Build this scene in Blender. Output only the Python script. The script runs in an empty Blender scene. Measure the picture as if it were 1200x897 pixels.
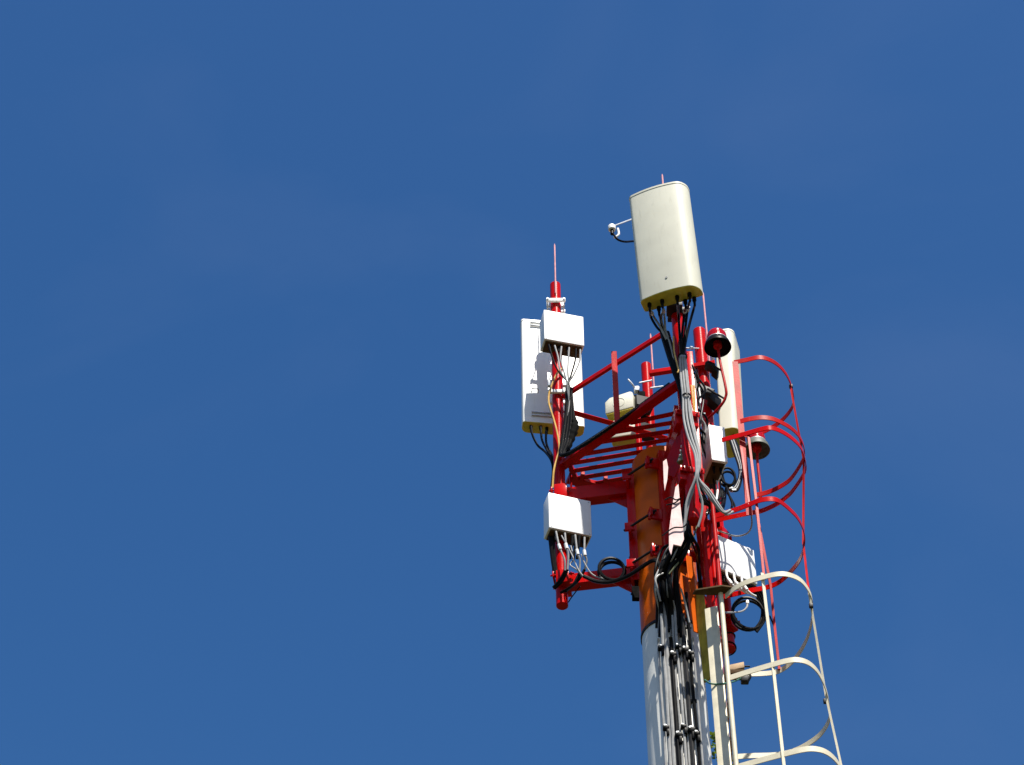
import bpy, bmesh, math, random
from mathutils import Vector, Matrix
random.seed(7)
scene = bpy.context.scene
COL = scene.collection
V = Vector

# ------------------------------------------------------------------ camera, sky, sun, exposure
PITCH = math.radians(48)
CAM = V((0, 0, 1.6))
cd = bpy.data.cameras.new('camera'); cam = bpy.data.objects.new('camera', cd); COL.objects.link(cam)
cam.location = CAM; cam.rotation_euler = (math.radians(90) + PITCH, 0, 0)
cd.sensor_width = 36; cd.lens = 36 * 2721 / 1200; cd.clip_start = .05; cd.clip_end = 5000
scene.camera = cam

SUN_EL = math.radians(58); SUN_AZ = math.radians(20.5)          # az: from behind the camera towards the right
sdir = V((math.sin(SUN_AZ) * math.cos(SUN_EL), -math.cos(SUN_AZ) * math.cos(SUN_EL), math.sin(SUN_EL)))
w = bpy.data.worlds.new('World'); scene.world = w; w.use_nodes = True
nt = w.node_tree; bg = nt.nodes['Background']
sky = nt.nodes.new('ShaderNodeTexSky'); sky.sky_type = 'NISHITA'; sky.sun_disc = False
sky.sun_elevation = SUN_EL; sky.sun_rotation = math.radians(180) - SUN_AZ
sky.air_density = 1.0; sky.dust_density = 1.0; sky.ozone_density = 2.2
hs = nt.nodes.new('ShaderNodeHueSaturation'); hs.inputs['Hue'].default_value = .5045; hs.inputs['Saturation'].default_value = 1.335
nt.links.new(sky.outputs[0], hs.inputs['Color'])
# faint high cirrus
tc = nt.nodes.new('ShaderNodeTexCoord')
mp = nt.nodes.new('ShaderNodeMapping'); mp.inputs['Scale'].default_value = (3.2, 5.5, 4.0); mp.inputs['Rotation'].default_value = (.3, .5, .4)
nz = nt.nodes.new('ShaderNodeTexNoise'); nz.inputs['Scale'].default_value = 1.6; nz.inputs['Detail'].default_value = 10; nz.inputs['Distortion'].default_value = .6
mr = nt.nodes.new('ShaderNodeMapRange'); mr.inputs[1].default_value = .5; mr.inputs[2].default_value = .8; mr.inputs[3].default_value = 0; mr.inputs[4].default_value = .016
mx = nt.nodes.new('ShaderNodeMix'); mx.data_type = 'RGBA'; mx.inputs[7].default_value = (7, 7.4, 8.5, 1)
nt.links.new(tc.outputs['Generated'], mp.inputs[0]); nt.links.new(mp.outputs[0], nz.inputs['Vector'])
nt.links.new(nz.outputs[0], mr.inputs[0]); nt.links.new(mr.outputs[0], mx.inputs[0])
nt.links.new(hs.outputs[0], mx.inputs[6]); nt.links.new(mx.outputs[2], bg.inputs[0])
bg.inputs[1].default_value = .077
sl = bpy.data.lights.new('sun', 'SUN'); sl.energy = 5.0; sl.angle = math.radians(.5); sl.color = (1, .95, .86)
so = bpy.data.objects.new('sun', sl); COL.objects.link(so); so.location = (0, 0, 60)
so.rotation_euler = sdir.to_track_quat('Z', 'Y').to_euler()
vs = scene.view_settings; vs.view_transform = 'Standard'; vs.look = 'None'; vs.gamma = 1; vs.use_curve_mapping = False
vs.exposure = 0.8

# ------------------------------------------------------------------ survey: a sighted direction plus a known depth or height gives a point
FPX = 2721.0; CP, SP = math.cos(PITCH), math.sin(PITCH)
def ray(px, py):
    u = (px - 600) / FPX; v = (448.5 - py) / FPX
    return V((u, CP - v * SP, SP + v * CP))
def at(px, py, Y):
    r = ray(px, py); return CAM + r * (Y / r.y)
def on(px, py, Z):
    r = ray(px, py); return CAM + r * ((Z - CAM.z) / r.z)
def zat(py, Y):
    return at(600, py, Y).z

# ------------------------------------------------------------------ materials
def mat(name, col, rough=.5, metal=0, var=.12, vscale=6, streak=None, sfac=.5, sthr=.62, bump=0, bscale=60, coat=0, col2=None, spec=.5):
    m = bpy.data.materials.new(name); m.use_nodes = True
    n = m.node_tree; b = n.nodes['Principled BSDF']
    b.inputs['Roughness'].default_value = rough; b.inputs['Metallic'].default_value = metal
    b.inputs['Specular IOR Level'].default_value = spec
    if coat: b.inputs['Coat Weight'].default_value = coat; b.inputs['Coat Roughness'].default_value = .12
    t = n.nodes.new('ShaderNodeTexCoord')
    no = n.nodes.new('ShaderNodeTexNoise'); no.inputs['Scale'].default_value = vscale; no.inputs['Detail'].default_value = 5
    n.links.new(t.outputs['Object'], no.inputs['Vector'])
    mi = n.nodes.new('ShaderNodeMix'); mi.data_type = 'RGBA'
    c2 = col2 or tuple(c * (1 - var * 2) for c in col)
    mi.inputs[6].default_value = (*c2, 1); mi.inputs[7].default_value = (*(min(.95, c * (1 + var * .4)) for c in col), 1)
    r0 = n.nodes.new('ShaderNodeMapRange'); r0.inputs[1].default_value = .3; r0.inputs[2].default_value = .62
    n.links.new(no.outputs[0], r0.inputs[0]); n.links.new(r0.outputs[0], mi.inputs[0])
    out = mi.outputs[2]
    if streak:
        mp = n.nodes.new('ShaderNodeMapping'); mp.inputs['Scale'].default_value = (14, 14, 2.2)
        n2 = n.nodes.new('ShaderNodeTexNoise'); n2.inputs['Scale'].default_value = 2.2; n2.inputs['Detail'].default_value = 7; n2.inputs['Roughness'].default_value = .65
        n.links.new(t.outputs['Object'], mp.inputs[0]); n.links.new(mp.outputs[0], n2.inputs['Vector'])
        r = n.nodes.new('ShaderNodeMapRange'); r.inputs[1].default_value = sthr; r.inputs[2].default_value = sthr + .12; r.inputs[4].default_value = sfac
        n.links.new(n2.outputs[0], r.inputs[0])
        m2 = n.nodes.new('ShaderNodeMix'); m2.data_type = 'RGBA'; m2.inputs[7].default_value = (*streak, 1)
        n.links.new(r.outputs[0], m2.inputs[0]); n.links.new(out, m2.inputs[6]); out = m2.outputs[2]
    n.links.new(out, b.inputs['Base Color'])
    if bump:
        n3 = n.nodes.new('ShaderNodeTexNoise'); n3.inputs['Scale'].default_value = bscale; n3.inputs['Detail'].default_value = 3
        n.links.new(t.outputs['Object'], n3.inputs['Vector'])
        bp = n.nodes.new('ShaderNodeBump'); bp.inputs['Strength'].default_value = bump; bp.inputs['Distance'].default_value = .004
        n.links.new(n3.outputs[0], bp.inputs['Height']); n.links.new(bp.outputs[0], b.inputs['Normal'])
    return m
RUST = (.16, .05, .02)
M = dict(
    red=mat('red_paint', (.46, .002, .0008), .22, var=.13, streak=(.15, .016, .006), sfac=.7, sthr=.585, bump=.12, spec=.13),
    redold=mat('faded_red_paint', (.42, .006, .005), .42, var=.14, streak=(.52, .12, .11), sfac=.5, sthr=.62, bump=.12, spec=.1),
    pink=mat('pale_pink_paint', (.60, .40, .38), .6, var=.12, vscale=14, streak=(.5, .12, .12), sfac=.6, sthr=.52, bump=.1),  # pale pink with redder streaks
    orange=mat('orange_paint', (.60, .10, .002), .36, var=.12, vscale=4, streak=(.30, .06, .01), sfac=.5, sthr=.62, bump=.15, spec=.12),
    white=mat('white_paint', (.70, .69, .64), .42, var=.07, vscale=3, streak=(.44, .40, .32), sfac=.5, sthr=.6, bump=.12),
    cream=mat('cream_paint', (.62, .56, .41), .5, var=.08, vscale=9, streak=RUST, sfac=.8, sthr=.66, bump=.15),
    rustcream=mat('rusty_cream_paint', (.60, .54, .42), .6, var=.1, vscale=9, streak=(.30, .11, .035), sfac=.95, sthr=.38, bump=.25),
    olive=mat('weathered_yellow_steel', (.42, .31, .035), .65, spec=.15, var=.2, vscale=9, streak=(.12, .09, .03), sfac=.7, sthr=.55, bump=.2),
    box=mat('white_powder_coat', (.80, .80, .79), .42, var=.03, vscale=5, streak=(.62, .60, .55), sfac=.35, sthr=.64, bump=.05, bscale=200),
    radome=mat('cream_fibreglass', (.60, .585, .475), .55, var=.035, vscale=4, streak=(.48, .46, .36), sfac=.55, sthr=.57, bump=.06, bscale=120),
    whiter=mat('white_fibreglass', (.76, .76, .73), .40, var=.03, vscale=4, streak=(.6, .58, .5), sfac=.4, sthr=.62, bump=.05, bscale=120),
    cap=mat('bounce_yellow_plastic', (.58, .48, .05), .5, var=.12, vscale=12, streak=(.2, .15, .03), sfac=.5, sthr=.6),  # yellow of ground bounce on cream undersides put into the base colour
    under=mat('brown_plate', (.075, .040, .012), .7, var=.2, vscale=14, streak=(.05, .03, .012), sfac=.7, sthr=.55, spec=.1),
    black=mat('black_rubber', (.006, .006, .0065), .38, var=.2, vscale=20, spec=.06),
    rod=mat('weathered_pink_rod', (.58, .26, .27), .5, var=.12, vscale=20, spec=.2),
    matte=mat('matte_black_tape', (.008, .008, .008), .9, var=.25, vscale=30, spec=.03),
    dark=mat('dark_metal', (.014, .014, .015), .5, var=.25, vscale=25, streak=(.06, .035, .02), sfac=.5, sthr=.6, spec=.2),
    grey=mat('grey_cable_jacket', (.28, .28, .275), .42, var=.1, vscale=20, streak=(.2, .2, .19), sfac=.5, sthr=.58),
    wht=mat('white_tape', (.78, .78, .76), .6, var=.04, vscale=30),
    yell=mat('yellow_cable_jacket', (.58, .33, .06), .45, var=.12, vscale=25),
    green=mat('green_earth_cable', (.02, .12, .07), .5, var=.2, vscale=20),
    galv=mat('galvanised_steel', (.50, .52, .53), .42, metal=.55, var=.15, vscale=18),
    khaki=mat('khaki_enclosure', (.13, .15, .07), .5, var=.1, vscale=20),
    bowl=mat('weathered_aluminium', (.09, .10, .075), .6, metal=0, var=.2, vscale=14, streak=(.2, .2, .16), sfac=.4, sthr=.6),
    wood=mat('weathered_timber', (.42, .29, .17), .8, var=.2, vscale=10, streak=(.22, .14, .08), sfac=.7, sthr=.5, bump=.3),
    bark=mat('bark', (.10, .075, .05), .9, var=.2, vscale=8),
    grass=mat('dry_grass_ground', (.030, .036, .013), .95, var=.2, vscale=.6, col2=(.05, .04, .02)),
)
def lens_mat():
    m = bpy.data.materials.new('red_beacon_glass'); m.use_nodes = True
    n = m.node_tree; b = n.nodes['Principled BSDF']
    b.inputs['Base Color'].default_value = (.36, .003, .008, 1); b.inputs['Roughness'].default_value = .16
    b.inputs['Specular IOR Level'].default_value = .15
    wv = n.nodes.new('ShaderNodeTexWave'); wv.bands_direction = 'Z'; wv.inputs['Scale'].default_value = 26
    t = n.nodes.new('ShaderNodeTexCoord'); n.links.new(t.outputs['Object'], wv.inputs['Vector'])
    bp = n.nodes.new('ShaderNodeBump'); bp.inputs['Strength'].default_value = .3; bp.inputs['Distance'].default_value = .004
    n.links.new(wv.outputs['Fac'], bp.inputs['Height']); n.links.new(bp.outputs[0], b.inputs['Normal'])
    return m
M['lens'] = lens_mat()
def leaf_mat():
    m = bpy.data.materials.new('leaf'); m.use_nodes = True
    n = m.node_tree; b = n.nodes['Principled BSDF']; b.inputs['Roughness'].default_value = .5
    gi = n.nodes.new('ShaderNodeNewGeometry')
    mi = n.nodes.new('ShaderNodeMix'); mi.data_type = 'RGBA'
    mi.inputs[6].default_value = (.07, .14, .012, 1); mi.inputs[7].default_value = (.20, .26, .02, 1)
    n.links.new(gi.outputs['Random Per Island'], mi.inputs[0]); n.links.new(mi.outputs[2], b.inputs['Base Color'])
    tr = n.nodes.new('ShaderNodeBsdfTranslucent'); n.links.new(mi.outputs[2], tr.inputs[0])
    ms = n.nodes.new('ShaderNodeMixShader'); ms.inputs[0].default_value = .35
    n.links.new(b.outputs[0], ms.inputs[1]); n.links.new(tr.outputs[0], ms.inputs[2])
    n.links.new(ms.outputs[0], n.nodes['Material Output'].inputs[0])
    return m
M['leaf'] = leaf_mat()

# ------------------------------------------------------------------ mesh building
def smooth_path(pts, sub=6):
    pts = [V(p) for p in pts]
    if len(pts) < 3 or sub < 2: return pts
    P = [pts[0] * 2 - pts[1]] + pts + [pts[-1] * 2 - pts[-2]]
    out = []
    for i in range(1, len(P) - 2):
        a, b, c, d = P[i - 1:i + 3]
        for k in range(sub):
            t = k / sub
            out.append(.5 * ((2 * b) + (c - a) * t + (2 * a - 5 * b + 4 * c - d) * t * t + (3 * b - a - 3 * c + d) * t ** 3))
    out.append(pts[-1]); return out

class MB:
    def __init__(s): s.bm = bmesh.new()
    def _face(s, vs):
        try: s.bm.faces.new(vs)
        except ValueError: pass
    def box(s, c, ax, ay, az, bev=0, seg=2):
        """box with centre c and half-axis vectors"""
        c, ax, ay, az = V(c), V(ax), V(ay), V(az)
        if ax.cross(ay).dot(az) < 0: ax = -ax
        b = bmesh.new()
        vs = [b.verts.new(c + ax * i + ay * j + az * k) for i in (-1, 1) for j in (-1, 1) for k in (-1, 1)]
        for q in ((0, 1, 3, 2), (4, 6, 7, 5), (0, 4, 5, 1), (2, 3, 7, 6), (0, 2, 6, 4), (1, 5, 7, 3)):
            b.faces.new([vs[i] for i in q])
        if bev: bmesh.ops.bevel(b, geom=b.edges[:], offset=bev, segments=seg, affect='EDGES', profile=.5)
        s.merge(b); return s
    def merge(s, b):
        mp = {v: s.bm.verts.new(v.co) for v in b.verts}
        for f in b.faces: s._face([mp[v] for v in f.verts])
        b.free()
    def bar(s, p, q, wd, ht, up=(0, 0, 1), bev=.004):
        """rectangular bar p->q, wd across, ht along up"""
        p, q, up = V(p), V(q), V(up); d = q - p; L = d.length; d.normalize()
        side = d.cross(up)
        if side.length < 1e-4: side = d.cross(V((0, 1, 0)))
        side.normalize(); u = side.cross(d).normalized()
        return s.box((p + q) / 2, d * L / 2, side * wd / 2, u * ht / 2, bev, 1)
    def sweep(s, pts, prof, up=None, close=False, caps=True):
        """prof: list of (side, up) offsets, or a function of t in 0..1"""
        pts = [V(p) for p in pts]; n = len(pts); rings = []
        pu = None
        for i, p in enumerate(pts):
            if close: t = pts[(i + 1) % n] - pts[i - 1]
            else: t = pts[min(i + 1, n - 1)] - pts[max(i - 1, 0)]
            t.normalize()
            if up is not None: u0 = V(up)
            elif pu is None: u0 = V((0, 0, 1)) if abs(t.z) < .9 else V((0, 1, 0))
            else: u0 = pu
            sd = t.cross(u0)
            if sd.length < 1e-5: sd = t.cross(V((.3, .9, .2)))
            sd.normalize(); u = sd.cross(t).normalized(); pu = u
            pr = prof(i / (n - 1)) if callable(prof) else prof
            rings.append([s.bm.verts.new(p + sd * a + u * b) for a, b in pr])
        m = len(rings[0])
        for i in range(n if close else n - 1):
            A, B = rings[i], rings[(i + 1) % n]
            for k in range(m): s._face([A[k], A[(k + 1) % m], B[(k + 1) % m], B[k]])
        if caps and not close:
            s._face(rings[0][::-1]); s._face(rings[-1])
        return s
    def tube(s, pts, r, n=8, close=False):
        f = (lambda rr: [(rr * math.cos(2 * math.pi * k / n), rr * math.sin(2 * math.pi * k / n)) for k in range(n)])
        prof = (lambda t: f(r(t))) if callable(r) else f(r)
        return s.sweep(pts, prof, close=close)
    def strap(s, pts, thick, ht, close=False):
        return s.sweep(pts, [(-thick / 2, -ht / 2), (thick / 2, -ht / 2), (thick / 2, ht / 2), (-thick / 2, ht / 2)], up=(0, 0, 1), close=close)
    def cyl(s, p, q, r, n=20, r2=None, bev=0):
        p, q = V(p), V(q); d = (q - p)
        if bev:
            k = d.normalized() * bev
            return s.sweep([p, p + k, q - k, q], lambda t: [( (r - (bev if t in (0, 1) else 0)) * math.cos(a), (r - (bev if t in (0, 1) else 0)) * math.sin(a)) for a in [2 * math.pi * i / n for i in range(n)]])
        return s.sweep([p, q], (lambda t: [((r + ((r2 if r2 is not None else r) - r) * t) * math.cos(a), (r + ((r2 if r2 is not None else r) - r) * t) * math.sin(a)) for a in [2 * math.pi * i / n for i in range(n)]]))
    def pipe(s, p, q, r, wall, n=24):
        """open hollow tube standing along p->q"""
        p, q = V(p), V(q); d = (q - p).normalized(); sd = d.cross(V((0, 1, 0)) if abs(d.y) < .9 else V((1, 0, 0))).normalized(); u = sd.cross(d)
        R = []
        for (c, rr) in ((p, r - wall), (p, r), (q, r), (q, r - wall)):
            R.append([s.bm.verts.new(c + (sd * math.cos(2 * math.pi * k / n) + u * math.sin(2 * math.pi * k / n)) * rr) for k in range(n)])
        for i in range(4):
            A, B = R[i], R[(i + 1) % 4]
            for k in range(n): s._face([A[k], A[(k + 1) % n], B[(k + 1) % n], B[k]])
        return s
    def lathe(s, c, prof, n=32, axis=(0, 0, 1)):
        c = V(c); d = V(axis).normalized(); sd = d.cross(V((0, 1, 0)) if abs(d.y) < .9 else V((1, 0, 0))).normalized(); u = d.cross(sd)
        R = [[s.bm.verts.new(c + d * z + (sd * math.cos(2 * math.pi * k / n) + u * math.sin(2 * math.pi * k / n)) * max(r, 1e-4)) for k in range(n)] for r, z in prof]
        for A, B in zip(R, R[1:]):
            for k in range(n): s._face([A[k], A[(k + 1) % n], B[(k + 1) % n], B[k]])
        s._face(R[0][::-1]); s._face(R[-1]); return s
    def prism(s, poly, off, bev=0):
        """3D polygon extruded by vector off"""
        b = bmesh.new(); off = V(off)
        A = [b.verts.new(V(p)) for p in poly]; B = [b.verts.new(V(p) + off) for p in poly]; n = len(A)
        b.faces.new(A[::-1]); b.faces.new(B)
        for k in range(n): b.faces.new([A[k], A[(k + 1) % n], B[(k + 1) % n], B[k]])
        bmesh.ops.recalc_face_normals(b, faces=b.faces[:])
        if bev: bmesh.ops.bevel(b, geom=b.edges[:], offset=bev, segments=2, affect='EDGES', profile=.5)
        s.merge(b); return s
    def build(s, name, material, parent=None, base=None, ang=38):
        bmesh.ops.recalc_face_normals(s.bm, faces=s.bm.faces[:])
        o0 = org(parent) if parent is not None else V(base if base is not None else (0, 0, 0))
        for v in s.bm.verts: v.co -= o0
        me = bpy.data.meshes.new(name); s.bm.to_mesh(me); s.bm.free()
        for p in me.polygons: p.use_smooth = True
        me.set_sharp_from_angle(angle=math.radians(ang))
        me.materials.append(M[material] if isinstance(material, str) else material)
        o = bpy.data.objects.new(name, me); COL.objects.link(o)
        if parent is not None: o.parent = parent
        else: o.location = o0
        return o
ORG = {}
def org(o):
    v = V((0, 0, 0))
    while o is not None: v += o.location; o = o.parent
    return v
def tag(o, label=None, cat=None, group=None, kind=None):
    if label: o['label'] = label
    if cat: o['category'] = cat
    if group: o['group'] = group
    if kind: o['kind'] = kind
    return o
def thing(name, base, label, cat, group=None):
    o = bpy.data.objects.new(name, None); COL.objects.link(o); o.location = V(base); o.empty_display_size = .1
    return tag(o, label, cat, group)

# ------------------------------------------------------------------ ground (never in the frame, but it is there and it bounces light)
g = MB(); g.box((0, 0, -.5), (3000, 0, 0), (0, 3000, 0), (0, 0, .5))
tag(g.build('ground', 'grass'), kind='structure')

# ------------------------------------------------------------------ the mast
CX, CY, R = 1.318, 14.40, .246
ZS = zat(748, CY - .0)            # colour joint
ZTOP = zat(546, CY)
mast = thing('steel_mast', (CX, CY, 0), 'thick round steel mast, orange above and white below, carrying all the antennas', 'mast')
m = MB(); m.cyl((CX, CY, 0), (CX, CY, ZS), .29, 48, r2=R); m.build('white_shaft', 'white', mast)
m = MB(); m.cyl((CX, CY, ZS + .002), (CX, CY, ZTOP), R + .004, 48, bev=.006); m.build('orange_shaft', 'orange', mast)
m = MB(); m.pipe((CX, CY, ZS - .012), (CX, CY, ZS + .014), R + .010, .012, 48); m.build('joint_ring', 'dark', mast)
m = MB(); m.lathe((CX, CY, ZTOP + .002), [(R - .01, 0), (R - .015, .02), (R * .6, .045), (0, .055)], 40); m.build('top_cap', 'orange', mast)
m = MB(); m.box((CX, CY, .15), (.55, 0, 0), (0, .55, 0), (0, 0, .15), .03); m.build('concrete_footing', 'galv', mast)

# ------------------------------------------------------------------ red mounting frame and platform
ZLO, ZUP, ZD = 15.19, zat(580, 14.5), 16.62
POLES = dict(left=V((.425, 14.55, 0)), front=V((1.495, 13.60, 0)), right=V((1.865, 15.10, 0)))
cc = V((CX, CY, 0))
fr = thing('mounting_platform', (CX, CY, ZLO), 'red steel three-armed platform with barred deck and handrails around the top of the mast', 'platform')
def Z(v, z): return V((v.x, v.y, z))
for nm, p in POLES.items():
    d = (p - cc); L = d.length; d.normalize(); sd = V((-d.y, d.x, 0))
    # back plate: channel standing against the shaft
    c = cc + d * (R + .045)
    m = MB()
    m.box(Z(c, (ZLO + ZUP) / 2), d * .012, sd * .10, (0, 0, (ZUP - ZLO) / 2 + .14), .004)
    for s in (-1, 1): m.box(Z(c - d * .035 + sd * s * .096, (ZLO + ZUP) / 2), d * .035, sd * .006, (0, 0, (ZUP - ZLO) / 2 + .14), .002)
    m.build('back_plate', 'red', fr)
    for z, h in ((ZLO + (.33 if nm == 'front' else 0), .12), (ZUP, .16)):
        a = cc + d * (R + .06); e = p - d * .03
        m = MB(); m.bar(Z(a, z), Z(e, z), .105, h)
        m.box(Z(p - d * .02, z), d * .055, sd * .10, (0, 0, h / 2 + .012), .004)           # saddle holding the pole
        # gusset at the root
        g0 = Z(a, z - h / 2); m.prism([g0, g0 + d * .17, g0 - V((0, 0, .14))], sd * .01)
        m.build('arm', 'red', fr)
        m = MB()
        for s in (-1, 1):
            m.cyl(Z(p + sd * s * .082 - d * .12, z + .03), Z(p + sd * s * .082 + d * .085, z + .03), .008, 8)
            m.cyl(Z(p + sd * s * .082 + d * .055, z + .03), Z(p + sd * s * .082 + d * .068, z + .03), .017, 6)
            m.cyl(Z(p + sd * s * .082 - d * .1, z + .03), Z(p + sd * s * .082 - d * .088, z + .03), .017, 6)
        m.box(Z(p + d * .06, z + .03), d * .006, sd * .105, (0, 0, .03), .002)
        m.build('clamp_plate', 'red', fr)
# clamping ears and threaded rods round the shaft, two levels
dirs = [(p - cc).normalized() for p in POLES.values()]
for z in (ZLO + .38, ZUP - .02, ZLO - .05):
    for i in range(3):
        d1, d2 = dirs[i], dirs[(i + 1) % 3]
        q = []
        for d, o in ((d1, d2), (d2, d1)):
            sd = V((-d.y, d.x, 0)); sd *= 1 if sd.dot(o) > 0 else -1
            q.append(cc + d * (R + .035) + sd * .20)
            m = MB(); e = cc + d * (R + .035) + sd * .15
            m.box(Z(e, z), sd * .06, d * .012, (0, 0, .06), .003)
            m.box(Z(e + sd * .055 , z), sd * .012, (d * .04 ), (0, 0, .045), .003)
            m.build('clamp_ear', 'red', fr)
        m = MB(); a, b = q
        dd = (b - a).normalized()
        m.cyl(Z(a - dd * .06, z), Z(b + dd * .06, z), .011, 10)
        for t in (a - dd * .02, b + dd * .02): m.cyl(Z(t - dd * .012, z), Z(t + dd * .012, z), .022, 6)
        m.build('threaded_rod', 'dark', fr)
# deck: the edge beams
PL, PF, PR = (Z(POLES[k], ZD) for k in ('left', 'front', 'right'))
A0, A1 = on(655, 549, ZD), on(797, 449, ZD)
for a, b in ((A0, A1), (A1 + V((.02, .05, 0)), V((1.70, 14.52, ZD))), (V((1.75, 14.60, ZD)), PR), (V((.50, 14.70, ZD)), PR - V((.08, .0, 0)))):
    m = MB(); m.bar(a, b, .085, .045); m.build('edge_beam', 'red', fr)
m = MB(); m.bar(Z(A0 + V((.10, .08, 0)), ZD), Z(A0 + V((.12, .1, 0)), ZUP + .04), .05, .02, up=(1, 0, 0)); m.build('hanger_plate', 'red', fr)
m = MB(); m.bar(on(794, 478, ZD), on(779, 552, ZD - .005), .06, .07); m.build('deck_beam', 'red', fr)
SL = [((674, 571), (742, 559)), ((669, 562), (742, 550.5)), ((667, 553), (744, 540)), ((668, 543.5), (787, 524)), ((684, 532.5), (792, 514)),
      ((703, 518.5), (795, 504)), ((718, 507), (798, 494)), ((738, 496), (799, 483))]
for a, b in SL:
    p, q = on(*a, ZD), on(*b, ZD)
    m = MB(); m.bar(p, q, .050, .012, bev=.003); m.build('deck_bar', 'red', fr)
m = MB(); m.bar(on(668, 545, ZD + .002), on(680, 572, ZD + .002), .04, .05); m.build('deck_beam', 'red', fr)
# second field of deck bars behind the shaft
for k in range(5):
    t = k / 4
    p = V((.62, 14.74, ZD)).lerp(V((1.45, 15.0, ZD)), t); m = MB()
    m.bar(p, p + V((.02, -.12 - .05 * t, 0)), .036, .04, bev=.003); m.build('deck_bar', 'red', fr)
# handrails
ZR = zat(467, 14.55)
RA, RB = Z(POLES['left'] + V((.05, -.02, 0)), ZR), on(779, 390, ZR)
m = MB(); m.bar(RA, RB, .032, .055); m.build('handrail', 'red', fr)
ZR2 = zat(480, 14.57)
rc0, rc1 = Z(POLES['left'] + V((.06, .03, 0)), ZR2), on(795, 518, ZR2)
m = MB(); m.bar(rc0, rc1, .058, .014); m.build('handrail', 'red', fr)
pb = on(723.5, 496, ZD); t = (pb.x - RA.x) / (RB.x - RA.x); pt = RA.lerp(RB, t); pt.z = ZR + .03
m = MB(); m.bar(pb, V((pb.x, pb.y, pt.z)), .05, .032, up=(0, 1, 0)); m.build('rail_post', 'red', fr)

# pale pink gusset plates at the mast front
d = dirs[1]
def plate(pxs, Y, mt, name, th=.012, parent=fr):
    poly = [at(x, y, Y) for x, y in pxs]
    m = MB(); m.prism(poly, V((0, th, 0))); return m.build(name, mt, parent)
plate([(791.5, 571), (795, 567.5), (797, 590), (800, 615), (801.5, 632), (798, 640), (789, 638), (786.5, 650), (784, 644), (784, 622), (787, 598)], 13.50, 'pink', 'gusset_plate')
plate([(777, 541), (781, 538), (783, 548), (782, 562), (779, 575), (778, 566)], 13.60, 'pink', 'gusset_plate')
# bracing plate under the front arm, running from the deck to the shaft
m = MB(); m.bar(at(803, 512, 13.66), at(783, 556, 13.92), .22, .012, up=(.5, -.5, .5)); m.build('brace_plate', 'red', fr)
m = MB(); m.bar(at(744.5, 689, 14.28), at(745, 703, 14.28), .06, .05, up=(0, 1, 0)); m.build('end_block', 'matte', fr)

# ------------------------------------------------------------------ antenna poles
def pole(x, y, z0, z1, r, label, rod=None, clamps=(), mt='red'):
    t = thing('antenna_pole', (x, y, z0), label, 'pole', 'red pipes carrying the antennas')
    m = MB(); m.cyl((x, y, z0), (x, y, z1), r, 28, bev=.006); m.build('pipe', mt, t)
    if rod:
        dx, dy, zr0, zr1, rr = rod
        m = MB(); m.tube([(x + dx, y + dy, zr0), (x + dx, y + dy, zr1 - .03), (x + dx, y + dy, zr1)], lambda q: rr * (1 if q < .9 else .3), 8); m.build('lightning_rod', 'rod', t)
    for z in clamps:
        for s in (1, -1):
            c = MB(); c.box((x, y + s * (r + .018), z), (.095, 0, 0), (0, .014, 0), (0, 0, .022), .008); co = c.build('clamp', 'box', t)
        for s in (-1, 1):
            b = MB(); b.cyl((x + s * .08, y - r - .05, z), (x + s * .08, y + r + .05, z), .006, 8)
            b.cyl((x + s * .08, y - r - .044, z), (x + s * .08, y - r - .034, z), .012, 6)
            b.build('bolt', 'galv', co)
    return t
lp = POLES['left']; RPX = .052
pole(lp.x, lp.y, zat(711, 14.55), zat(334, 14.55), RPX, 'left red pole with two white clamps and a thin spike on top', (0, -.062, zat(345, 14.5), zat(287, 14.5), .0078), (zat(354, 14.5), zat(461, 14.5)))
fp = POLES['front']
pole(fp.x, fp.y, zat(612, fp.y), zat(250, fp.y), .056, 'dark red pole standing behind the large cream antenna at the top', (-.03, .05, zat(300, fp.y), zat(199.5, fp.y), .0085))
rp = POLES['right']
pole(rp.x, rp.y, zat(762, 15.1), zat(388, 15.1), .062, 'red pole beside the upper red beacon, reaching down to the coiled black cables', (.07, -.03, zat(440, 15.1), zat(345, 15.1), .009), ())
mp_ = at(757, 428, 15.5)
pole(mp_.x, 15.5, zat(560, 15.5), mp_.z, .052, 'shorter red pole behind the deck with a thin spike beside its top', (.065, -.01, zat(455, 15.5), zat(392, 15.5), .0085))
bp_ = at(748.5, 515, 15.05)
pole(bp_.x, 15.05, zat(560, 15.05), zat(484, 15.05), .03, 'slim red pipe seen through the deck bars just above the orange mast top')
# cross pipe between the two rear poles and its U-bolts
zc = zat(427, 15.0)
cp = thing('cross_pipe', (mp_.x, 15.5, zc), 'horizontal red bar joining the short rear pole to the pole by the beacon', 'bar')
m = MB(); m.bar(on(761, 438, zc), on(838, 426, zc), .05, .055); m.build('bar', 'red', cp)
for (a, b) in (((798, 408), (824, 409)), ((762, 455), (777, 453)), ((749, 449), (764, 446))):
    m = MB(); m.cyl(at(*a, 15.0), at(*b, 15.06), .008, 8); m.build('u_bolt', 'galv', cp)
for a in ((809, 408), (834, 420), (832, 427)):
    m = MB(); m.cyl(at(*a, 14.98), at(a[0] + 2.4, a[1], 14.99), .018, 6); m.build('nut', 'galv', cp)
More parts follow.
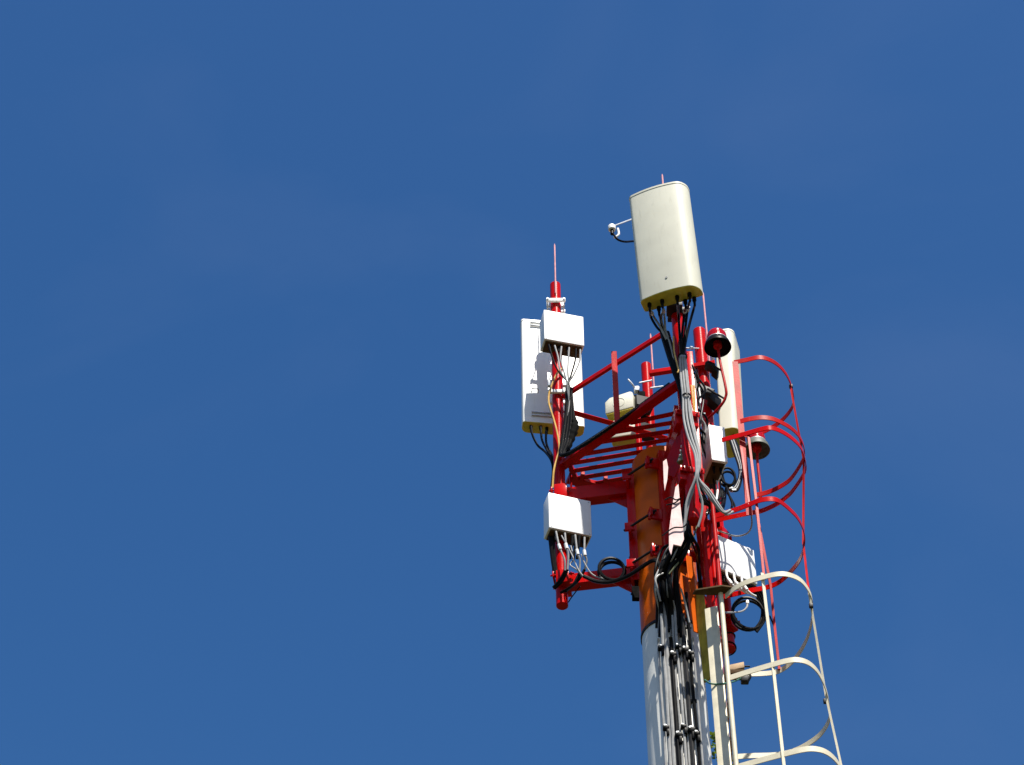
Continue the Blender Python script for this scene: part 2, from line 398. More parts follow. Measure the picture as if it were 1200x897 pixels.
# short pipe stub end with highlight is the lower end of the front pole; its clamp
# ------------------------------------------------------------------ panel antennas
def rounded(w_, d_, rf, rb, n=7):
    """outline in (side, depth): depth 0 is the front; front corners radius rf, back corners rb"""
    o = []
    rl, rf = rf if isinstance(rf, tuple) else (rf, rf)
    for (cx, cy, a0, r) in ((-w_ / 2 + rl, rl, 180, rl), (w_ / 2 - rf, rf, 270, rf), (w_ / 2 - rb, d_ - rb, 0, rb), (-w_ / 2 + rb, d_ - rb, 90, rb)):
        for k in range(n + 1):
            a = math.radians(a0 + 90 * k / n); o.append((cx + r * math.cos(a), cy + r * math.sin(a)))
        if a0 == 180:                                        # points along the front so that it can bow
            x0 = o[-1][0]; x1 = w_ / 2 - rf
            o += [(x0 + (x1 - x0) * q / 10, 0) for q in range(1, 10)]
    return o
def panel(name, base, side, axis, w_, d_, h_, rf, rb, mt, label, conns, crown=0):
    """base: centre of the front bottom edge; side: unit vector along width; axis: unit vector up the panel"""
    base, side, axis = V(base), V(side).normalized(), V(axis).normalized(); dep = axis.cross(side).normalized()
    t = thing(name, base, label, 'antenna', 'panel antennas on the mast')
    prof = rounded(w_, d_, rf, rb)
    if crown:
        prof = [(a, b - crown * max(0, 1 - (2 * a / w_) ** 2) * max(0, 1 - b / (d_ * .75))) for a, b in prof]
    def ring(h, k=1.0): return [base + side * (a * k) + dep * (d_ / 2 + (b - d_ / 2) * (1 - (1 - k) * w_ / d_)) + axis * h for a, b in prof]
    def loft(rings):
        m = MB(); R_ = [[m.bm.verts.new(p) for p in r_] for r_ in rings]
        for A, B in zip(R_, R_[1:]):
            for k in range(len(A)): m._face([A[k], A[(k + 1) % len(A)], B[(k + 1) % len(A)], B[k]])
        m._face(R_[0][::-1]); m._face(R_[-1]); return m
    loft([ring(.0065, .997), ring(.012), ring(h_ - .03)]).build('radome', mt, t)
    loft([ring(0, .985), ring(.006, .995)]).build('bottom_cap', 'cap', t)
    loft([ring(h_ - .0295, 1.010), ring(h_ - .008, 1.010), ring(h_, .985)]).build('top_cap', mt, t)
    for a, b in conns:
        p = base + side * a + dep * b
        m = MB(); m.cyl(p - axis * .002, p - axis * .035, .016, 12); m.cyl(p - axis * .035, p - axis * .085, .0125, 12, r2=.009)
        m.build('connector', 'black', t)
    return t, dep
# the big one on top
b0 = at(749.5, 353.5, 13.16); b1 = on(819, 333.5, b0.z)
sv = (b1 - b0); W1 = sv.length; sv.normalize()
bc = (b0 + b1) / 2
n_ = V((sv.y, -sv.x, 0))                       # facing direction (towards the camera side)
DB = (on(752.5, 368.5, b0.z) - b0).dot(-n_)
ax1 = (V((0, 0, 1)) + n_ * .07 - sv * .012).normalized()
Hbig = zat(233, b0.y - .06) - b0.z
ant1, dep1 = panel('panel_antenna', bc, sv, ax1, W1, DB, Hbig, (.035, .095), .02, 'radome', 'large cream panel antenna at the very top, tilted down over its black connectors', [], crown=.035)
BIGZ = b0.z
pd = bc + n_ * .036 + ax1 * .16
m = MB(); m.cyl(pd - n_ * .004, pd + n_ * .004, .011, 12); m.build('drain_plug', 'grey', ant1)
JX = [(761, 356.5), (772, 361), (776, 352.5), (793.5, 348), (803, 353), (808, 344.5), (813.5, 350)]
for j in JX:
    p = on(*j, BIGZ + .0)
    m = MB(); m.cyl(p + V((0, 0, .01)), p - V((0, 0, .03)), .019, 12); m.cyl(p - V((0, 0, .03)), p - V((0, 0, .1)), .014, 12, r2=.010); m.build('connector', 'black', ant1)
pf = Z(fp, BIGZ + .34)
for q in (0, Hbig - .55):
    m = MB(); m.box(pf + V((-.03, -.07, q)), (.07, 0, 0), (0, .07, 0), (0, 0, .03), .004); m.box(pf + V((0, 0.0, q)), (.085, 0, 0), (0, .075, 0), (0, 0, .022), .004); m.build('mount_bracket', 'dark', ant1)
# left antenna: seen from its back
l0 = at(612.5, 494, 14.86); l1 = on(685.5, 500, l0.z)
sv = (l1 - l0); W2 = sv.length; sv.normalize(); nb = V((sv.y, -sv.x, 0))
H2 = zat(366, 14.86) - zat(493, 14.86)
ant2, dep2 = panel('panel_antenna', (l0 + l1) / 2, sv, (V((0, 0, 1)) - nb * .045), W2, .14, H2, .022, .06, 'whiter', 'white panel antenna on the left, seen from behind with the red pole in front', [(-.21, .05), (-.12, .045), (-.06, .055), (.07, .05), (.15, .05)])
c = (l0 + l1) / 2 - dep2 * .012
for z in (.09, H2 - .11):
    for q in (0, .045):
        m = MB(); m.box(c + V((0, 0, z + q)) + dep2 * (.045 * (z + q)), sv * .21, dep2 * .009, V((0, 0, .004)), .001); m.build('rail', 'galv', ant2)
m = MB()
for z in (.40, ):
    h0 = c - sv * .21 + V((0, 0, z))
    m.tube([h0, h0 - dep2 * .05, h0 - dep2 * .05 + sv * .06, h0 + sv * .06], .006, 6)
m.build('handle', 'galv', ant2)
for z in (H2 - .18, .24):
    m = MB(); pz = Z(lp, l0.z + z); m.box(pz + V((0, .16, 0)), (.05, 0, 0), (0, .11, 0), (0, 0, .03), .005)
    m.box(pz + V((0, .05, 0)), (.09, 0, 0), (0, .018, 0), (0, 0, .04), .005); m.build('mount_bracket', 'galv', ant2)
# right antenna: seen on its narrow side, facing away right
YR = 15.32
r0 = at(850, 501, YR)
th = math.radians(62)
sv = V((math.cos(th), math.sin(th), 0)); H3 = (zat(383, YR) - zat(501, YR)) * 1.0
cR = r0 + sv * .14 + V((0.02, 0.0, 0))
r1 = on(873, 503, r0.z)
ant3, dep3 = panel('panel_antenna', V((r1.x - .012, r1.y + .16, r0.z)), V((.28, 1, 0)), (V((0.0, 0, 1)) + V((.035, 0.01, 0))), .40, .19, H3, .07, .02, 'radome', 'cream panel antenna on the right behind the upper red beacon, seen from its narrow side', [(-.1, .07), (-.04, .1), (.03, .07), (.1, .1)])
for (px, py, s) in ((826, 460, .9), (832, 430, .5)):
    m = MB(); pz = at(px, py, 14.92)
    m.box(pz, V((.075, 0, -.05)) * s, (0, .05, 0), V((.03, 0, .035)) * s, .006)
    m.box(pz + V((.10, .08, -.07)) * s, V((.06, .05, -.02)) * s, (0, .06, 0), V((.02, 0, .05)) * s, .006)
    m.cyl(pz + V((.02, -.08, -.03)) * s, pz + V((.2, -.05, -.16)) * s, .010, 8); m.build('tilt_bracket', 'dark', ant3)

# ------------------------------------------------------------------ radio units
def unit(label, TL, TR, BLy, Y, depth, conn=4, tabs=False, under='under', side_w=0, ribs=False, bev=.006, ytr=None):
    a = at(*TL, Y); b = on(*TR, a.z) if ytr is None else V((at(*TR, ytr).x, ytr, a.z))
    zb = zat(BLy, Y)
    sd = (b - a); W_ = sd.length; sd.normalize(); n = V((sd.y, -sd.x, 0)); H_ = a.z - zb
    c = (a + b) / 2 - n * depth / 2; c.z = (a.z + zb) / 2
    t = thing('radio_unit', Z(c, zb), label, 'radio unit', 'white radio units on the mast')
    m = MB(); m.box(c - n * 0 , sd * W_ / 2, n * (depth / 2), V((0, 0, H_ / 2)), bev, 3); m.build('housing', 'box', t)
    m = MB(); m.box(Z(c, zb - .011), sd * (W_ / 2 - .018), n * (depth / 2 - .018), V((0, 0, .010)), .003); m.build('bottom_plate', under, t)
    if ribs:
        m = MB(); k0 = int(W_ / .022)
        for k in range(k0):
            m.box(c - n * (depth / 2 + .014) + sd * (-W_ / 2 + .02 + k * (W_ - .04) / max(1, k0 - 1)), sd * .003, n * .013, V((0, 0, H_ / 2 - .02)), 0)
        m.build('cooling_fins', 'box', t)
    if tabs:
        for q in (.60, .90):
            m = MB(); m.box(Z(c, a.z + .004) + sd * (q - .5) * W_ + n * (depth / 2 - .02), sd * .030, n * .010, V((0, 0, .016)), .007, 3); m.build('lug', 'box', t)
    f0 = c + n * (depth / 2 + .0015)
    for q in (-1, 1):
        for z in (-1, 1):
            m = MB(); m.cyl(f0 + sd * q * (W_ / 2 - .022) + V((0, 0, z * (H_ / 2 - .022))) - n * .002, f0 + sd * q * (W_ / 2 - .022) + V((0, 0, z * (H_ / 2 - .022))) + n * .002, .007, 8); m.build('cover_screw', 'galv', t)
    for k in range(conn):
        p = Z(c, zb - .02) + sd * W_ * ((k + .5) / conn - .5) * .86 + n * depth * .22
        m = MB(); m.cyl(p, p - V((0, 0, .03)), .014, 10); m.cyl(p - V((0, 0, .03)), p - V((0, 0, .075)), .010, 10, r2=.007); m.build('connector', 'black', t)
    return t, c, sd, n, W_, H_, zb
uA = unit('white radio unit high on the left pole, just below its upper clamp', (637.3, 363), (683.6, 371.5), 397, 14.36, .17)
uB = unit('white radio unit low on the left pole, hanging below the upper arm', (642.8, 577), (692.3, 587.5), 618, 14.36, .16)
uC = unit('narrow white radio unit with grey top handle, right of the grey cables', (830.2, 497.5), (849, 500.8), 537, 13.95, .30, conn=2, bev=.006)
uD = unit('white radio unit crossed by cage shadows, lower right behind the ladder cage', (839.5, 626), (883.5, 645), 666, 14.62, .15, tabs=True)
t, c, sd, n, W_, H_, zb = uC
m = MB(); h0 = Z(c, zb + H_) - n * .02
m.tube([h0 - sd * .06, h0 - sd * .06 + V((0, 0, .07)), h0 + sd * .06 + V((0, 0, .07)), h0 + sd * .06], .010, 8)
m.box(h0 + V((0, 0, .075)) , sd * .07, n * .025, V((0, 0, .006)), .003); m.build('handle', 'galv', t)
m = MB(); m.box(Z(c, zb - .006) + n * .14, sd * (W_ / 2 - .002), n * .014, V((0, 0, .016)), .004); m.build('front_lip', 'box', t)
for s in (.3, .62):
    m = MB(); q = at(818.5, 505 + 38 * s, 14.0)
    m.tube([q, q + V((-.03, -.05, .0)), q + V((-.04, -.05, -.07)), q + V((.01, 0, -.09))], .008, 6); m.build('side_handle', 'box', t)
for (t, c, sd, n, W_, H_, zb), p in ((uA, lp), (uB, lp)):
    for z in (.08, H_ - .08):
        m = MB(); m.bar(Z(c - n * .09, zb + z), Z(p, zb + z), .12, .04); m.box(Z(p - V((0, .03, 0)), zb + z), (.08, 0, 0), (0, .045, 0), (0, 0, .025), .006); m.build('mount_bracket', 'dark', t)
t, c, sd, n, W_, H_, zb = uD
m = MB(); m.bar(Z(c - n * .06, zb + H_ * .6), Z(rp, zb + H_ * .6), .10, .05); m.build('mount_bracket', 'dark', t)
t, c, sd, n, W_, H_, zb = uC
m = MB(); m.bar(Z(c - n * .10, zb + H_ * .6), Z(rp, zb + H_ * .6), .06, .05); m.build('mount_bracket', 'dark', t)

# two small cream boxes at the back
def small_box(label, TL, TR, BLy, Y, depth, cham):
    a = at(*TL, Y); b = on(*TR, a.z); zb = zat(BLy, Y); sd = (b - a); W_ = sd.length; sd.normalize(); n = V((sd.y, -sd.x, 0)); H_ = a.z - zb
    t = thing('microwave_unit', Z((a + b) / 2, zb), label, 'radio unit', 'small cream boxes behind the deck')
    o = a; poly = [Z(o, zb), Z(b, zb), Z(b, a.z - .0), Z(b, a.z) - sd * cham * .5 + V((0, 0, .02)), Z(o, a.z) + sd * cham + V((0, 0, .0)), Z(o, a.z - cham)]
    m = MB(); m.prism(poly, -n * depth, .008); m.build('housing', 'radome', t)
    m = MB(); m.box(Z((a + b) / 2, zb - .008) - n * depth / 2, sd * (W_ / 2 - .008), n * (depth / 2 - .008), V((0, 0, .008)), .003); m.build('bottom_plate', 'cap', t)
    # faint round boss on the face
    cf = Z((a + b) / 2, (a.z + zb) / 2) + n * .003
    m = MB(); rr = min(W_, H_) * .36
    rr *= .8; m.tube([cf - n * .002 + sd * rr * math.cos(q) + V((0, 0, rr * math.sin(q))) for q in [2 * math.pi * k / 28 for k in range(28)]], .0025, 6, close=True); m.build('face_ring', 'radome', t)
    m = MB(); e = Z(b, (a.z + zb) / 2) - n * .06
    m.bar(e, e + sd * .14 - n * .1, .12, .14); m.build('mount_bracket', 'dark', t)
    return t
small_box('small cream box behind the handrail post, left of the short rear pole', (708.5, 468), (741, 459.5), 485, 15.35, .17, .05)
small_box('small cream box below the deck bars, half hidden by the red beams', (714, 494), (745, 489), 513, 15.2, .12, .02)
m = MB(); q = at(736, 445, 15.3)
t = thing('pole_bracket', q, 'galvanised bracket with a pointed bolt on the short rear pole above the cream box', 'bracket')
m.tube([q, q + V((.035, 0, -.06)), q + V((.06, .02, -.09))], .009, 8); m.box(q + V((.08, .05, -.1)), (.028, 0, 0), (0, .03, 0), (0, 0, .03), .008); m.build('bolt', 'galv', t)
m = MB(); m.box(q + V((.13, .1, -.27)), (.035, 0, 0), (0, .06, 0), (0, 0, .15), .01); m.box(q + V((.10, .06, -.2)), (.05, 0, .01), (0, .03, 0), (0, 0, .02), .005); m.build('clamp_block', 'matte', t)

jit = lambda k: random.uniform(-k, k)
def cable(pts, r, mt, label, group, sub=6, n=8, tape=(), name='cable'):
    P = [p if isinstance(p, Vector) else at(*p) for p in pts]
    P = smooth_path(P, sub)
    m = MB(); m.tube(P, r, n); o = m.build(name, mt, None, base=P[0]); tag(o, label, 'cable', group)
    for f in tape:
        i = int(f * (len(P) - 2)); a, b = P[i], P[i + 1]; dd = (b - a).normalized()
        m = MB(); m.cyl(a - dd * .025, a + dd * .03, r + .006, 10); m.build('tape', 'wht', o)
    return o
# ------------------------------------------------------------------ GPS antenna
g0 = at(717, 266, 13.3)
gp = thing('gps_antenna', g0, 'tiny white dome antenna on a thin arm left of the big cream antenna', 'antenna')
m = MB(); m.bar(g0 + V((0, 0, 0)), at(741, 257, 13.42), .012, .016); m.build('arm', 'galv', gp)
m = MB(); m.lathe(g0 + V((0, 0, .0)), [(.02, -.05), (.034, -.045), (.037, -.02), (.036, .0), (.028, .014), (.016, .022), (0, .025)], 24); m.build('dome', 'whiter', gp)
m = MB(); m.cyl(g0 + V((0, 0, -.05)), g0 + V((0, 0, -.11)), .017, 12); m.build('connector', 'black', gp)
cable([g0 + V((0, 0, -.1)), (719, 275, 13.3), (724, 281, 13.3), (732, 283.5, 13.36), (741, 283, 13.45), (748, 283, 13.5)], .010, 'black', 'black cable looping from the tiny dome antenna to the big cream antenna', None)
m = MB(); m.tube(smooth_path([at(724, 268, 13.33), at(725, 275, 13.33), at(720, 279, 13.33)]), .011, 8); m.build('tape_wrap', 'wht', gp)

# ------------------------------------------------------------------ aviation lights
def beacon(c, r, label, stem, mt='bowl', sr=.013):
    t = thing('aviation_light', c, label, 'warning light', 'red aviation lights on the mast')
    m = MB(); m.lathe(c, [(r * .5, .007), (r * .78, .006), (r * .92, -.03), (r, -.075), (r * 1.0, -.082), (r * .95, -.078), (r * .86, -.04), (r * .5, -.008), (.03, -.008)], 40); m.build('bowl', mt, t)
    m = MB(); m.pipe(c + V((0, 0, .008)), c + V((0, 0, .016)), r * .765, r * .3, 32); m.build('clamp_ring', 'galv', t)
    m = MB(); R1 = r * .72; m.lathe(c, [(R1, .020), (R1, .08)] + [(R1 * math.cos(a), .08 + R1 * .8 * math.sin(a)) for a in [math.radians(k * 15) for k in range(1, 7)]], 36); m.build('lens', 'lens', t)
    m = MB(); m.lathe(c, [(.02, -.085), (.04, -.075), (.045, -.03), (.04, -.01)], 20); m.build('lamp_holder', 'redold', t)
    m = MB(); m.tube(stem, sr, 10); m.build('stem', 'redold', t)
    return t
YB = 14.75
b1c = at(840.5, 401, YB)
s1 = smooth_path([b1c + V((0, 0, -.08)), at(844, 425, YB), at(850.5, 455, YB), at(850.5, 465, YB + .02), at(846, 474, YB + .05), at(836, 485, YB + .12), at(822, 496, YB + .26)], 5)
beacon(b1c, .132, 'red aviation light with black bowl beside the right pole, above the ladder cage', s1, 'black')
YB2 = 14.55
b2c = at(886.5, 521, YB2)
s2 = smooth_path([b2c + V((0, 0, -.08)), at(888, 545, YB2), at(891.5, 578, YB2), at(890.5, 584, YB2), at(886, 587, YB2 + .02), at(878, 590, YB2 + .05)], 5)
beacon(b2c, .118, 'red aviation light with grey bowl inside the ladder cage hoops', s2)

# ------------------------------------------------------------------ ladder with its safety cage
lad = thing('caged_ladder', on(845, 745, 0), 'tall ladder with hooped safety cage, red above and cream below, right of the mast', 'ladder')
lad.location = (1.66, 14.2, 0)
zE = at(850, 699, 13.7).z
HO = {}
def hoop(pxs, z, mt, ht=.052):
    pts = [on(x, y, z) for x, y in pxs]
    m = MB(); m.strap(smooth_path(pts, 5), .007, ht); m.build('hoop', mt, lad); return pts
hA = hoop([(860, 425), (875, 422), (890, 419), (902, 422), (913, 429), (922, 440), (927.5, 453), (930, 465), (928.5, 477), (920, 489), (908, 499), (890, 508), (868, 511)], at(860, 425, 13.7).z, 'redold')
hB = hoop([(867.5, 494), (880, 491), (893, 489.5), (905, 491), (916, 495.5), (927, 502), (936, 511), (941.5, 522), (942.5, 533), (939, 543), (927, 561), (915, 570), (900, 577), (885, 580.6)], at(867.5, 494, 13.62).z, 'redold')
hC = hoop([(846, 516), (872, 509), (893, 503), (903, 501.6), (914, 505), (927, 513), (938, 524), (943, 537), (943.5, 552), (930, 574), (920, 584), (909, 591.5), (892, 599), (876, 602), (836, 610.5)], at(851.6, 514.6, 13.7).z, 'red')
hD = hoop([(834, 606), (859, 598.7), (878, 591.4), (891, 586.4), (904, 585), (914, 588), (927, 598.7), (936, 609), (942, 623), (942.5, 637), (938, 655), (925, 672), (912, 683), (897, 689), (878, 692.5), (846, 700)], at(840, 604.5, 13.7).z, 'red')
pE = [(850, 699), (862, 689), (875, 682.5), (895, 676.5), (912, 673), (925, 674), (938, 680), (947, 691), (951.5, 703), (952, 722), (948, 742), (940, 760), (928, 776), (914, 786), (898, 789.5), (870, 790.5), (844, 793)]
hE = hoop(pE, zE, 'cream', .050)
pF = [(851, 796), (877, 787.6), (906, 779), (921, 775), (934, 773.5), (947, 777), (958, 787), (966, 803), (971, 822), (972, 842), (962, 860), (945, 873), (928, 881), (908, 885), (880, 886), (851, 888)]
zF = at(851, 796, 13.7).z
hF = hoop(pF, zF, 'cream', .050)
dz = zE - zF
# lower hoops keep the plan of this one, down to 2.5 m above the ground
k = 1
while zF - dz * k > 2.4:
    z = zF - dz * k
    m = MB(); m.strap(smooth_path([V((p.x + .075 * max(0, p.x - hF[0].x), p.y, z)) for p in hF], 4), .007, .050); m.build('hoop', 'cream', lad); k += 1
ZL = zF - dz * (k - 1)
# vertical straps of the cage
def vbar(pts, mt, wd=.035, th=.008, face=(1, 0, 0)):
    """flat strap running down through the points, its flat side facing 'face'"""
    m = MB(); m.sweep(pts, [(-wd / 2, -th / 2), (wd / 2, -th / 2), (wd / 2, th / 2), (-wd / 2, th / 2)], up=face); return m.build('cage_bar', mt, lad)
zA, zB_, zC, zDD = hA[0].z, hB[0].z, hC[0].z, hD[0].z
# near bars
vbar([at(861.5, 424, 13.69), at(869.5, 512, 13.69), at(878.3, 604, 13.69)], 'redold', .052, .006, (0, -1, 0))
vbar([on(867.5, 516, zC + .0), on(878, 592, zDD - .0)], 'redold', .018, .018)
vbar([on(877, 509.5, zC) , on(886.5, 590, zDD), on(895.5, 679, zE + .02)], 'redold', .02, .02)
nE = on(895, 677.5, zE); nF = on(907, 779, zF)
off = V((-.008, .008, 0))
nG = Z(nF, ZL)
vbar([nE + off + V((0, 0, .06)), nF + off, nG + off - V((0, 0, .1))], 'cream', .025, .010, (.3, -1, 0))
# far bar
fC = on(886, 600, zC); fD = on(903, 688, zDD); fE = on(913, 786, zE); fF = on(925, 881, zF)
vbar([fC + V((0, -.01, .02)), fD + V((0, -.01, 0)), on(908, 737, (zDD + zE) / 2) , fE + V((0, -.012, -.0))], 'redold', .02, .02)
# outer bar
o = [on(927.5, 453, zA), on(939.5, 520, zB_), on(943, 540, zC), on(942.5, 637, zDD)]
oE = on(949.5, 697, zE); oF = on(969, 815, zF)
ko = V((-.008, 0, 0))
vbar([p + ko for p in o] + [oE + ko + V((0, 0, .02))], 'redold', .022, .016, (1, -.3, 0))
vbar([oE + ko + V((0, 0, .016)), oF + ko, Z(oF, zF - dz) + ko + V((.075 * (oF.x - hF[0].x), 0, 0)), Z(oF, ZL) + ko + V((.075 * (oF.x - hF[0].x), 0, -.1))], 'cream', .022, .016, (1, -.3, 0))
for p in (o[0], oE + V((0, 0, -.12)), on(968, 822, zF)):
    m = MB(); m.box(p + ko * .6, (.016, 0, 0), (0, .014, 0), (0, 0, .02), .004); m.build('joint', 'dark', lad)
# stiles and rungs
nr = at(844.2, 692, 13.7); fr_ = on(845, 795, zE); fr_ = V((fr_.x - .01, fr_.y, 0))
ztop = at(833, 600, 13.7).z
m = MB(); m.cyl((nr.x, nr.y, nr.z), (nr.x, nr.y, ZL - 2.2), .019, 16); m.build('stile', 'cream', lad)
m = MB(); m.cyl((nr.x, nr.y, zat(575, 13.7)), (nr.x, nr.y, nr.z + .001), .0185, 16); m.build('stile', 'redold', lad)
m = MB(); m.box((fr_.x, fr_.y, (zE + .1 + .2) / 2), (.034, 0, 0), (0, .032, 0), (0, 0, (zE + .1 - .2) / 2), .003); m.build('stile', 'rustcream', lad)
m = MB(); m.box((fr_.x, fr_.y, zE + .1 + 1.1), (.012, 0, 0), (0, .03, 0), (0, 0, 1.098), .003); m.build('stile', 'red', lad)
k = 0; z = .5
while z < zat(600, 13.9):
    m = MB(); m.cyl((nr.x + .0, nr.y + .02, z), (fr_.x, fr_.y - .03, z), .010, 8); m.build('rung', 'rustcream' if z < zE else 'red', lad); z += .33
# flange plates where the red and cream sections meet
m = MB(); zf = zE + .03
m.prism([on(812, 697, zf), on(815, 692, zf), on(846, 687, zf), on(861, 689, zf), on(860, 693.5, zf), on(838, 698, zf)], (0, 0, .014)); m.build('flange', 'under', lad)
# stout front stile (channel) between ladder and mast, and the olive bracket beside it
us = at(830.8, 705, 13.86)
up_ = thing('channel_upright', (us.x, us.y, 0), 'broad cream steel channel standing between the mast and the ladder rail', 'post')
zt = zE + .02
m = MB(); m.box((us.x + .01, us.y, zt / 2), (.045, -.02, 0), (.004, .008, 0), (0, 0, zt / 2), .002)
m.box((us.x + .058, us.y + .022, zt / 2), (.006, 0, 0), (0, .045, 0), (0, 0, zt / 2), .002); m.build('post', 'cream', up_)
m = MB(); m.bar(at(819, 694, 14.1), at(830.5, 797, 14.02 ), .095, .02, up=(-.6, -.6, .2)); m.build('bracket_plate', 'olive', up_)
# red upright continuing above
ur = thing('red_upright', Z(us, zt), 'narrow bright red upright rising from the flange beside the grey cable bundle', 'post')
m = MB(); m.box((us.x + .02, us.y + .05, (zt + .03 + zat(408, us.y)) / 2), (.03, 0, 0), (0, .012, 0), (0, 0, (zat(408, us.y) - zt - .03) / 2), .003); m.build('post', 'red', ur)
# broad red plate with the cable shadows, right of the mast
rpz = thing('red_side_plate', at(825, 690, 14.1), 'broad bright red plate between the mast and the lower right radio unit', 'steel plate')
m = MB(); m.bar(at(820.5, 618, 14.05), at(830, 686, 14.05), .085, .012, up=(.1, -1, .1)); m.build('plate', 'red', rpz)
m = MB(); m.cyl(at(831, 612, 13.98), at(839, 690, 13.98), .026, 16); m.build('pipe', 'red', rpz)
m = MB(); m.cyl(at(836.5, 702, 14.1), at(845, 790, 14.05), .024, 16); m.build('lower_pipe', 'red', rpz)
for y in (735, 748):
    m = MB(); m.pipe(at(839.6 + (y - 735) * .08, y, 14.08), at(839.6 + (y + 3 - 735) * .08, y + 3, 14.08), .034, .01, 16); m.build('collar', 'red', rpz)

# added strip standing in for the sunlit right edge of the orange shaft
ot = thing('sunlit_edge_strip', at(812, 690, 14.5), 'narrow added orange strip standing in for the sunlit right edge of the mast', 'sunlit strip')
m = MB(); m.bar(at(807.5, 652, 14.1), at(816.5, 742, 14.1), .065, .01, up=(.55, -1, 0)); m.build('bar', 'orange', ot)

# ------------------------------------------------------------------ small boxes
q = at(802.5, 533, 13.62)
tb = thing('terminal_box', q, 'small khaki terminal box with pale side hooks, beside the grey cable bundle', 'box')
m = MB(); m.box(q, V((.035, -.02, .0)), V((.012, .02, 0)), V((.03, .0, .09)), .005); m.build('case', 'khaki', tb)
for k in range(4):
    m = MB(); e = q + V((-.045, -.01, .06 - k * .045)) + V((.02, 0, .02)) * (1 - k * .5); m.cyl(e, e + V((0, -.02, 0)), .007, 8); m.build('screw', 'wht', tb)
m = MB(); m.tube([q + V((.05, -.04, .07)), q + V((.06, -.05, .08)), q + V((.12, -.05, .085))], .007, 6); m.build('hook', 'wht', tb)
m = MB(); m.bar(q + V((.05, .0, -.02)), q + V((-.01, 0, -.26)), .02, .05); m.build('edge_strip', 'galv', tb)
q = at(861, 786, 14.35)
jb = thing('timber_block', q, 'weathered timber block with a small dark fitting, resting beside the ladder above a cream hoop', 'block')
m = MB(); m.box(q, V((.078, -.012, .012)), (.005, .05, 0), (0, 0, .03), .004); m.build('block', 'wood', jb)
m = MB(); m.box(q + V((.01, -.01, -.055)), (.06, 0, 0), (0, .045, 0), (0, 0, .022), .004); m.build('lower_block', 'under', jb)
m = MB(); m.box(q + V((.07, -.03, -.12)), (.032, 0, 0), (0, .03, 0), (0, 0, .035), .008); m.cyl(q + V((.05, -.05, .0)), q + V((.12, -.05, .0)), .008, 8)
m.tube(smooth_path([q + V((.09, -.06, -.06)), q + V((.115, -.06, -.11)), q + V((.09, -.06, -.17))]), .010, 8); m.build('fitting', 'dark', jb)

# ------------------------------------------------------------------ cables
G1 = 'jumper cables under the big cream antenna'
lb = 'one of the thin black jumper cables hanging from the big cream antenna'; lw = 'one of the grey jumper cables hanging from the big cream antenna'
def J(i): return on(*JX[i], BIGZ) - V((0, 0, .09))
cable([J(0), (763, 372, 13.36), (770, 384, 13.4), (779, 394, 13.42), (786, 412, 13.44), (792, 434, 13.46)], .012, 'black', lb, G1)
cable([J(0) + V((.01, 0, 0)), (766, 371, 13.35), (773, 382, 13.38), (778, 392, 13.40), (781, 398, 13.42)], .010, 'grey', lw, G1, tape=(.15,))
cable([J(1), (774, 374, 13.38), (776, 384, 13.4), (780, 396, 13.43), (788, 415, 13.44), (794, 436, 13.46)], .012, 'black', lb, G1)
cable([J(2), (778, 366, 13.34), (779, 376, 13.37), (780, 388, 13.4), (783, 396, 13.42)], .010, 'grey', lw, G1, tape=(.25,))
cable([J(2) + V((.01, .02, 0)), (775, 372, 13.36), (777, 384, 13.4), (781, 394, 13.42), (785, 404, 13.43), (791, 430, 13.45)], .011, 'grey', lw, G1)
cable([J(3), (795, 368, 13.42), (796, 385, 13.46), (797, 400, 13.46), (798, 417, 13.45)], .012, 'black', lb, G1)
cable([J(4), (802, 368, 13.42), (800, 385, 13.44), (799, 400, 13.44), (799, 417, 13.43)], .012, 'black', lb, G1, tape=(.2,))
cable([J(5), (806, 362, 13.38), (804, 378, 13.42), (802, 398, 13.44), (800, 416, 13.43)], .012, 'black', lb, G1, tape=(.3,))
cable([J(6), (813, 362, 13.38), (808, 380, 13.42), (804, 398, 13.43), (801, 416, 13.43)], .012, 'black', lb, G1)
# thick dark wrap left of the front pole
for i, (dx, r) in enumerate(((0, .028), (5, .026), (2.5, .03))):
    cable([(776.5 + dx, 390, 13.44), (780 + dx, 402, 13.45), (785 + dx * .9, 418, 13.46), (791 + dx * .6, 436, 13.47), (797 + dx * .4, 452, 13.5), (801, 470 + i, 13.54), (804, 500, 13.58)], r, 'black', 'one of the thick black cables bundled below the big cream antenna', 'thick black bundle under the big antenna')
cable([(789, 395, 13.4), (790, 412, 13.4), (793, 425, 13.38), (795, 434, 13.38), (794, 437, 13.38)], .007, 'yell', 'thin yellow wire beside the dark pole under the big cream antenna', 'thin yellow wires')
